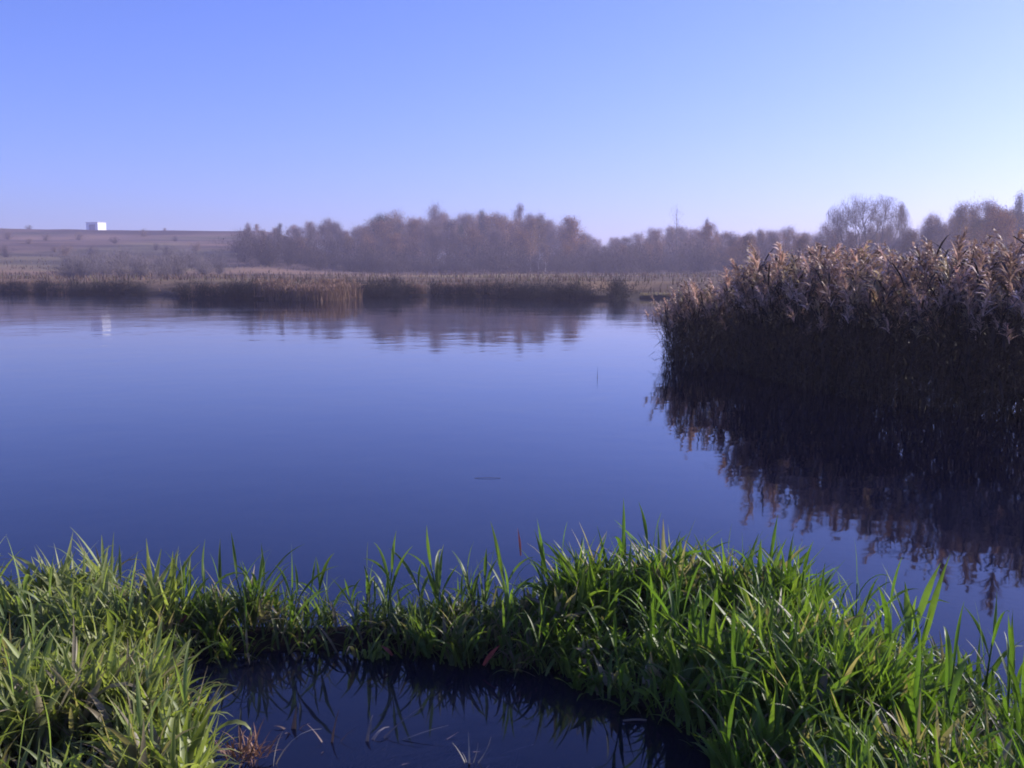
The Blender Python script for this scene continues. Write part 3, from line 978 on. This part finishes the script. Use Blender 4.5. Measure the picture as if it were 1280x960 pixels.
# the pale-topped ledge at the far waterline, left of the reed bed
def ledge():
    x, y = at(820, 60.6)
    root = empty("bank_ledge", (x, y, -.05))
    tag(root, "low dark earth ledge topped with pale grass at far waterline", "bank")
    r = np.random.default_rng(12)
    n, m = 12, 7
    v = np.array([(-.95 + 1.9 * i / n, .7 * math.cos(math.pi * j / (m - 1)) * (1 - .5 * abs(2 * i / n - 1) ** 2), (.34 * math.sin(math.pi * j / (m - 1)) ** .6) * (1 - .6 * abs(2 * i / n - 1) ** 2) + r.normal(0, .02)) for i in range(n + 1) for j in range(m)])
    q = np.array([(i * m + j, i * m + j + 1, (i + 1) * m + j + 1, (i + 1) * m + j) for i in range(n) for j in range(m - 1)])
    Geo().add(v, q, (.03, .024, .022)).obj("earth", M_BARK, root)
    k = 500
    b = np.stack([r.uniform(-.9, .9, k), r.uniform(-.5, .5, k), np.full(k, .22)], -1)
    Geo().add(*blades(b, r.uniform(3.6, 5.8, k), r.uniform(.15, .3, k), r.uniform(.02, .04, k), r.uniform(.2, 1.2, k), r.uniform(0, .8, k), np.array([.5, .43, .26]) * r.uniform(.7, 1.2, (k, 1)), k=2)).obj("grass_top", M_DRY, root)
ledge()

# ------------------------------------------------------------------ near grass
STRIP = [(-1.5, 3.84), (-1.12, 3.92), (-.80, 3.96), (-.46, 3.92), (-.13, 3.85), (.13, 3.76), (.30, 4.6), (.23, 4.46), (-.52, 4.32), (-1.26, 4.30), (-1.5, 4.35)]
LEFT = [(-3.2, 4.66), (-2.43, 4.60), (-1.84, 4.44), (-1.42, 4.32), (-1.48, 3.84), (-1.44, 3.76), (-1.32, 3.51), (-1.17, 3.33), (-1.06, 3.18), (-.95, 3.0), (-.86, 2.35), (-2.6, 2.35), (-3.4, 3.2)]
RIGHT = [(.12, 3.79), (.33, 3.56), (.53, 3.33), (.66, 3.12), (.66, 2.35), (2.9, 1.9), (3.2, 2.35), (2.15, 2.92), (1.86, 3.30), (1.74, 3.62), (1.56, 3.95), (1.30, 4.28), (.87, 4.68), (.23, 4.46)]


def grass_cols(r, n, kind):
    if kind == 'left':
        a, b = np.array([.20, .25, .07]), np.array([.32, .35, .15])  # brighter light on the left bank put into a paler green
    elif kind == 'strip':
        a, b = np.array([.075, .13, .025]), np.array([.16, .205, .06])
    else:
        a, b = np.array([.075, .145, .02]), np.array([.165, .24, .05])
    u = r.random((n, 1))
    c = (a * (1 - u) + b * u) * r.uniform(.75, 1.2, (n, 1))
    dry = r.random(n) < (.12 if kind != 'strip' else .16)
    c[dry] = np.array([.29, .25, .175]) * r.uniform(.6, 1.2, (dry.sum(), 1))
    return c


def near_grass(name, poly, kind, n, Hlo, Hhi, label, seed):
    r = np.random.default_rng(seed)
    G = Geo()
    # shoots: bunches of blades
    nb = n // 7
    p = scatter(poly, nb * 3, r)
    cl_ = vnoise(p[:, 0] * 4.2, p[:, 1] * 4.2, seed + 5)
    p = p[np.argsort(-(cl_ + r.random(len(p)) * .75))[:nb]]
    hm = (Hlo + (Hhi - Hlo) * sstep(.2, .8, vnoise(p[:, 0] * 2.6, p[:, 1] * 2.6, seed))) * r.uniform(.75, 1.2, nb)
    k = r.integers(4, 11, nb)
    idx = np.repeat(np.arange(nb), k); m = len(idx)
    z = height(p[:, 0], p[:, 1])
    spread = r.normal(0, .022, (m, 2))
    u = r.random(m)
    base = np.stack([p[idx, 0] + spread[:, 0], p[idx, 1] + spread[:, 1], np.maximum(z[idx], -.03) + u * .35 * hm[idx] - .01], -1)
    cl = grass_cols(r, nb, kind)[idx] * r.uniform(.8, 1.2, (m, 1))
    L_ = hm[idx] * r.uniform(.6, 1.15, m) * (1 - .3 * u)
    G.add(*blades(base, r.uniform(0, 6.28, m), L_, r.uniform(.010, .031, m) * (.75 if kind == 'strip' else 1.0), np.abs(r.normal(.10, .22, m)) + .35 * u, np.abs(r.normal(.55, .85, m)), cl,
                  k=7, fold=.35, power=1.8, twist=r.normal(0, .7, m), tip=cl * np.array([1.15, 1.05, .9]), zmin=-.02))
    # low thatch of bent and dead blades
    n2 = int(n * .5)
    p2 = scatter(poly, n2, r); z2 = height(p2[:, 0], p2[:, 1])
    c2 = grass_cols(r, n2, kind) * .8
    G.add(*blades(np.stack([p2[:, 0], p2[:, 1], np.maximum(z2, -.02)], -1), r.uniform(0, 6.28, n2), r.uniform(.10, .24, n2), r.uniform(.008, .016, n2),
                  r.uniform(.1, .9, n2), r.uniform(.4, 1.7, n2), c2, k=5, fold=.3, zmin=-.02))
    o = G.obj(name, M_GRASS)
    tag(o, label, "grass", kind="stuff")


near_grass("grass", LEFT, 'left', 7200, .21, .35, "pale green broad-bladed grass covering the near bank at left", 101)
near_grass("grass", STRIP, 'strip', 1350, .10, .26, "dark green grass on the strip between pool and lake", 102)
near_grass("grass", RIGHT, 'right', 7600, .16, .37, "deep green backlit grass covering the near bank at right", 103)


# taller single plants that stand out of the grass: stem and separate leaves
def grass_plants():
    r = np.random.default_rng(202)
    protos = {}
    for bank, tone in (('left', V(.17, .22, .075)), ('strip', V(.10, .155, .032)), ('right', V(.085, .15, .025))):  # left tone paler, with the bank's brighter light put into the colour
      for i in range(6):
            H = 1.0
            root = empty("grass_plant")
            az = r.uniform(0, 6.28); bow = r.uniform(.0, .12)
            t = np.linspace(0, 1, 6)
            pts = np.stack([bow * t * t * math.cos(az), bow * t * t * math.sin(az), t * .62], -1)
            Geo().add(*tube(pts, np.linspace(.011, .006, 6), tone * 1.1, 5)).obj("stem", M_GRASS_PLANT, root)
            n = int(r.integers(4, 7))
            for j in range(n):
                tt = .12 + .82 * j / (n - 1)
                b = np.array([[np.interp(tt, t, pts[:, q]) for q in range(3)]])
                c = tone[None] * r.uniform(.8, 1.35)
                g = Geo().add(*blades(b, [az + j * 2.9 + r.normal(0, .5)], [r.uniform(.45, .75) * (1 - .25 * (j == n - 1))], [r.uniform(.028, .046)], [r.uniform(.12, .5) * (j < n - 1) + .05],
                                      [r.uniform(.2, 1.9) if j < n - 1 else r.uniform(.05, .5)], c, k=8, fold=.35, power=1.7, twist=[r.normal(0, .8)], tip=c * V(1.2, 1.05, .9)))
                g.obj("leaf", M_GRASS_PLANT, root)
            protos.setdefault(bank, []).append([root, False])
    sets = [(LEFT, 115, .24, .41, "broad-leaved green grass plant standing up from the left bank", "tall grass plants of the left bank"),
            (STRIP, 45, .21, .42, "upright green grass plant on the strip between pool and lake", "tall grass plants of the middle strip"),
            (RIGHT, 135, .25, .45, "backlit green grass plant standing up from the right bank", "tall grass plants of the right bank")]
    i = 0
    for poly, n, h0, h1, lab, grp in sets:
        p = scatter(poly, n, r)
        for q in p:
            pr = protos['left' if poly is LEFT else 'strip' if poly is STRIP else 'right'][i % 6]; i += 1
            o = pr[0] if not pr[1] else copy_tree(pr[0])
            pr[1] = True
            s = r.uniform(h0, h1)
            o.location = (q[0], q[1], max(zat(q[0], q[1]), -.02) - .01)
            o.scale = (s, s, s * r.uniform(.95, 1.2))
            o.rotation_euler = (r.normal(0, .08), r.normal(0, .08), r.uniform(0, 6.28))
            edge = (" close to the lake's edge" if q[1] > 4.05 else " close to the bottom edge" if q[1] < 3.25 else " beside the pool's far rim" if poly is STRIP else " halfway down it")
            tag(o, lab + edge, "grass plant", grp)
grass_plants()


# ------------------------------------------------------------------ small things in and by the pool
def sprig(name, x, y, z, stems, tint, label, cat="twig"):
    """a dead stem with side shoots; stems: list of (azimuth, lean, length, width, bend)"""
    root = empty(name, (x, y, z))
    for (az, le, L_, w, be) in stems:
        Geo().add(*blades(np.zeros((1, 3)), [az], [L_], [w], [le], [be], np.array([tint]), k=6, fold=.4, taper=lambda t: np.clip(1.1 - t, .15, 1))).obj("stalk", M_REED_ONE, root)
    tag(root, label, cat)
    return root


PALE = (.30, .27, .22)
BRN = (.16, .11, .09)
sprig("dead_sprig", -.14, 3.06, -.03, [(2.6, .45, .11, .008, .5), (1.7, .1, .13, .009, .3), (.5, .5, .10, .007, -.4), (.2, .8, .14, .013, -.6), (2.2, .3, .07, .006, .9)], PALE, "pale forked sprig poking from the pool near the bottom edge")
sprig("dead_sprig", -.62, 3.20, -.05, [(2.8, .5, .14, .012, .5), (1.2, .15, .16, .013, .6), (.4, .5, .14, .010, .8), (4.5, .6, .10, .012, .9)], BRN, "brown three-pronged sprig standing in the pool")
sprig("dead_sprig", -.50, 3.20, -.05, [(.6, .9, .26, .014, .4), (.2, 1.15, .30, .014, .3), (1.4, .2, .15, .018, 1.1), (.9, .4, .15, .024, 1.6), (2.4, .5, .10, .016, 1.4)], (.22, .19, .18), "long bent dead stem with a curled pale leaf in the pool")
sprig("dead_sprig", -.77, 3.30, -.03, [(1.5, .2, .11, .022, .8), (2.9, .6, .09, .02, 1.3), (.3, .5, .08, .018, 1.0), (4.4, .5, .07, .02, 1.0)], BRN, "short brown withered leaf tuft beside the left bank")
sprig("bent_stalk", -.78, 3.05, -.02, [(.5, .4, .22, .010, 1.5), (.2, .05, .14, .011, .5)], PALE, "pale bent stalk arching over the pool at the left bank")
sprig("water_twig", 1.30, 14.9, -.06, [(1.2, .02, .24, .007, .03), (2.6, .05, .20, .006, .05), (3.0, .6, .20, .006, .2), (0., .3, .16, .005, .1)], (.20, .16, .17), "thin dark twig standing alone in the open lake")


def red_leaf(x, y, z, L_, w, tint, az, lean, label):
    o = Geo().add(*blades(np.zeros((1, 3)), [az], [L_], [w], [lean], [.5], np.array([tint]), k=6, fold=.4)).obj("fallen_leaf", M_RED)
    o.location = (x, y, z)
    tag(o, label, "leaf")


red_leaf(-.115, 3.80, .03, .11, .026, (.36, .07, .04), .7, .75, "bright red withered leaf at the pool edge of grass strip")
red_leaf(-.49, 3.88, .04, .07, .022, (.26, .06, .05), 2.6, .9, "small dark red leaf low in the grass strip")
red_leaf(.04, 4.42, .30, .13, .010, (.36, .10, .07), 1.9, .15, "thin reddish blade tip above the grass strip")
red_leaf(-1.42, 4.02, .10, .09, .022, (.25, .07, .06), .9, .7, "wine red dead leaf where the strip meets left bank")

# rusty root tuft at the left bank's foot
r_ = np.random.default_rng(303)
k = 90
b = np.stack([r_.normal(0, .035, k), r_.normal(0, .03, k), np.zeros(k)], -1)
o = Geo().add(*blades(b, r_.uniform(0, 6.28, k), r_.uniform(.05, .12, k), r_.uniform(.004, .009, k), r_.uniform(.1, 1.2, k), r_.uniform(.2, 1.2, k), np.array([.26, .15, .10]) * r_.uniform(.5, 1.3, (k, 1)), k=4, fold=.3)).obj("dead_tuft", M_REED)
o.location = (-.87, 3.06, .02)
tag(o, "rusty brown dead tuft at the foot of the left bank", "tuft")

# floating twigs
def floater(x, y, L_, ang, rad, label):
    s = np.linspace(-.5, .5, 6) * L_
    pts = np.stack([s * math.cos(ang), s * math.sin(ang), .002 + .004 * np.sin(np.linspace(0, 3, 6))], -1)
    o = Geo().add(*tube(pts, rad, (.22, .18, .14), 5)).obj("floating_twig", M_BARK)
    o.location = (x, y, 0)
    tag(o, label, "twig")


floater(.44, 3.37, .085, .05, .004, "short straw floating on the pool beside the right bank")
floater(-.19, 7.55, .20, .0, .0015, "hair-thin twig floating on the open lake")

# weed lying under the pool's surface
n = 520
q = scatter([(-.72, 2.85), (-.60, 3.15), (-.35, 3.22), (-.05, 3.16), (.12, 3.0), (.15, 2.8)], n, r_)
o = Geo().add(*blades(np.stack([q[:, 0], q[:, 1], r_.uniform(-.11, -.03, n)], -1), r_.normal(.5, .9, n), r_.uniform(.08, .22, n), r_.uniform(.006, .016, n), r_.uniform(1.2, 1.6, n), r_.uniform(-.1, .3, n),
                      np.array([.46, .32, .27]) * r_.uniform(.4, 1.3, (n, 1)), k=4, zmin=-.2)).obj("drowned_weed", M_REED)
tag(o, "brown drowned weed lying under the pool's surface", "weed", kind="stuff")

# ------------------------------------------------------------------ the air
hz, nt, N, L, out = new_mat("autumn_haze")
pv = N.new("ShaderNodeVolumePrincipled")
pv.inputs['Color'].default_value = (.82, .73, 1.0, 1)
pv.inputs['Density'].default_value = 0.0010
pv.inputs['Anisotropy'].default_value = 0.25
L.new(pv.outputs[0], out.inputs['Volume'])
o = Geo().add(*box(-720, 720, -720, 720, -3.0, 27.0, (1, 1, 1))).obj("haze", hz, None, False)
tag(o, "pale violet autumn haze over the lake", "haze", kind="stuff")

for key, p in PROTO.items():            # drop kinds that found no place
    if not p[2]:
        for ch in list(p[0].children):
            bpy.data.objects.remove(ch)
        bpy.data.objects.remove(p[0])
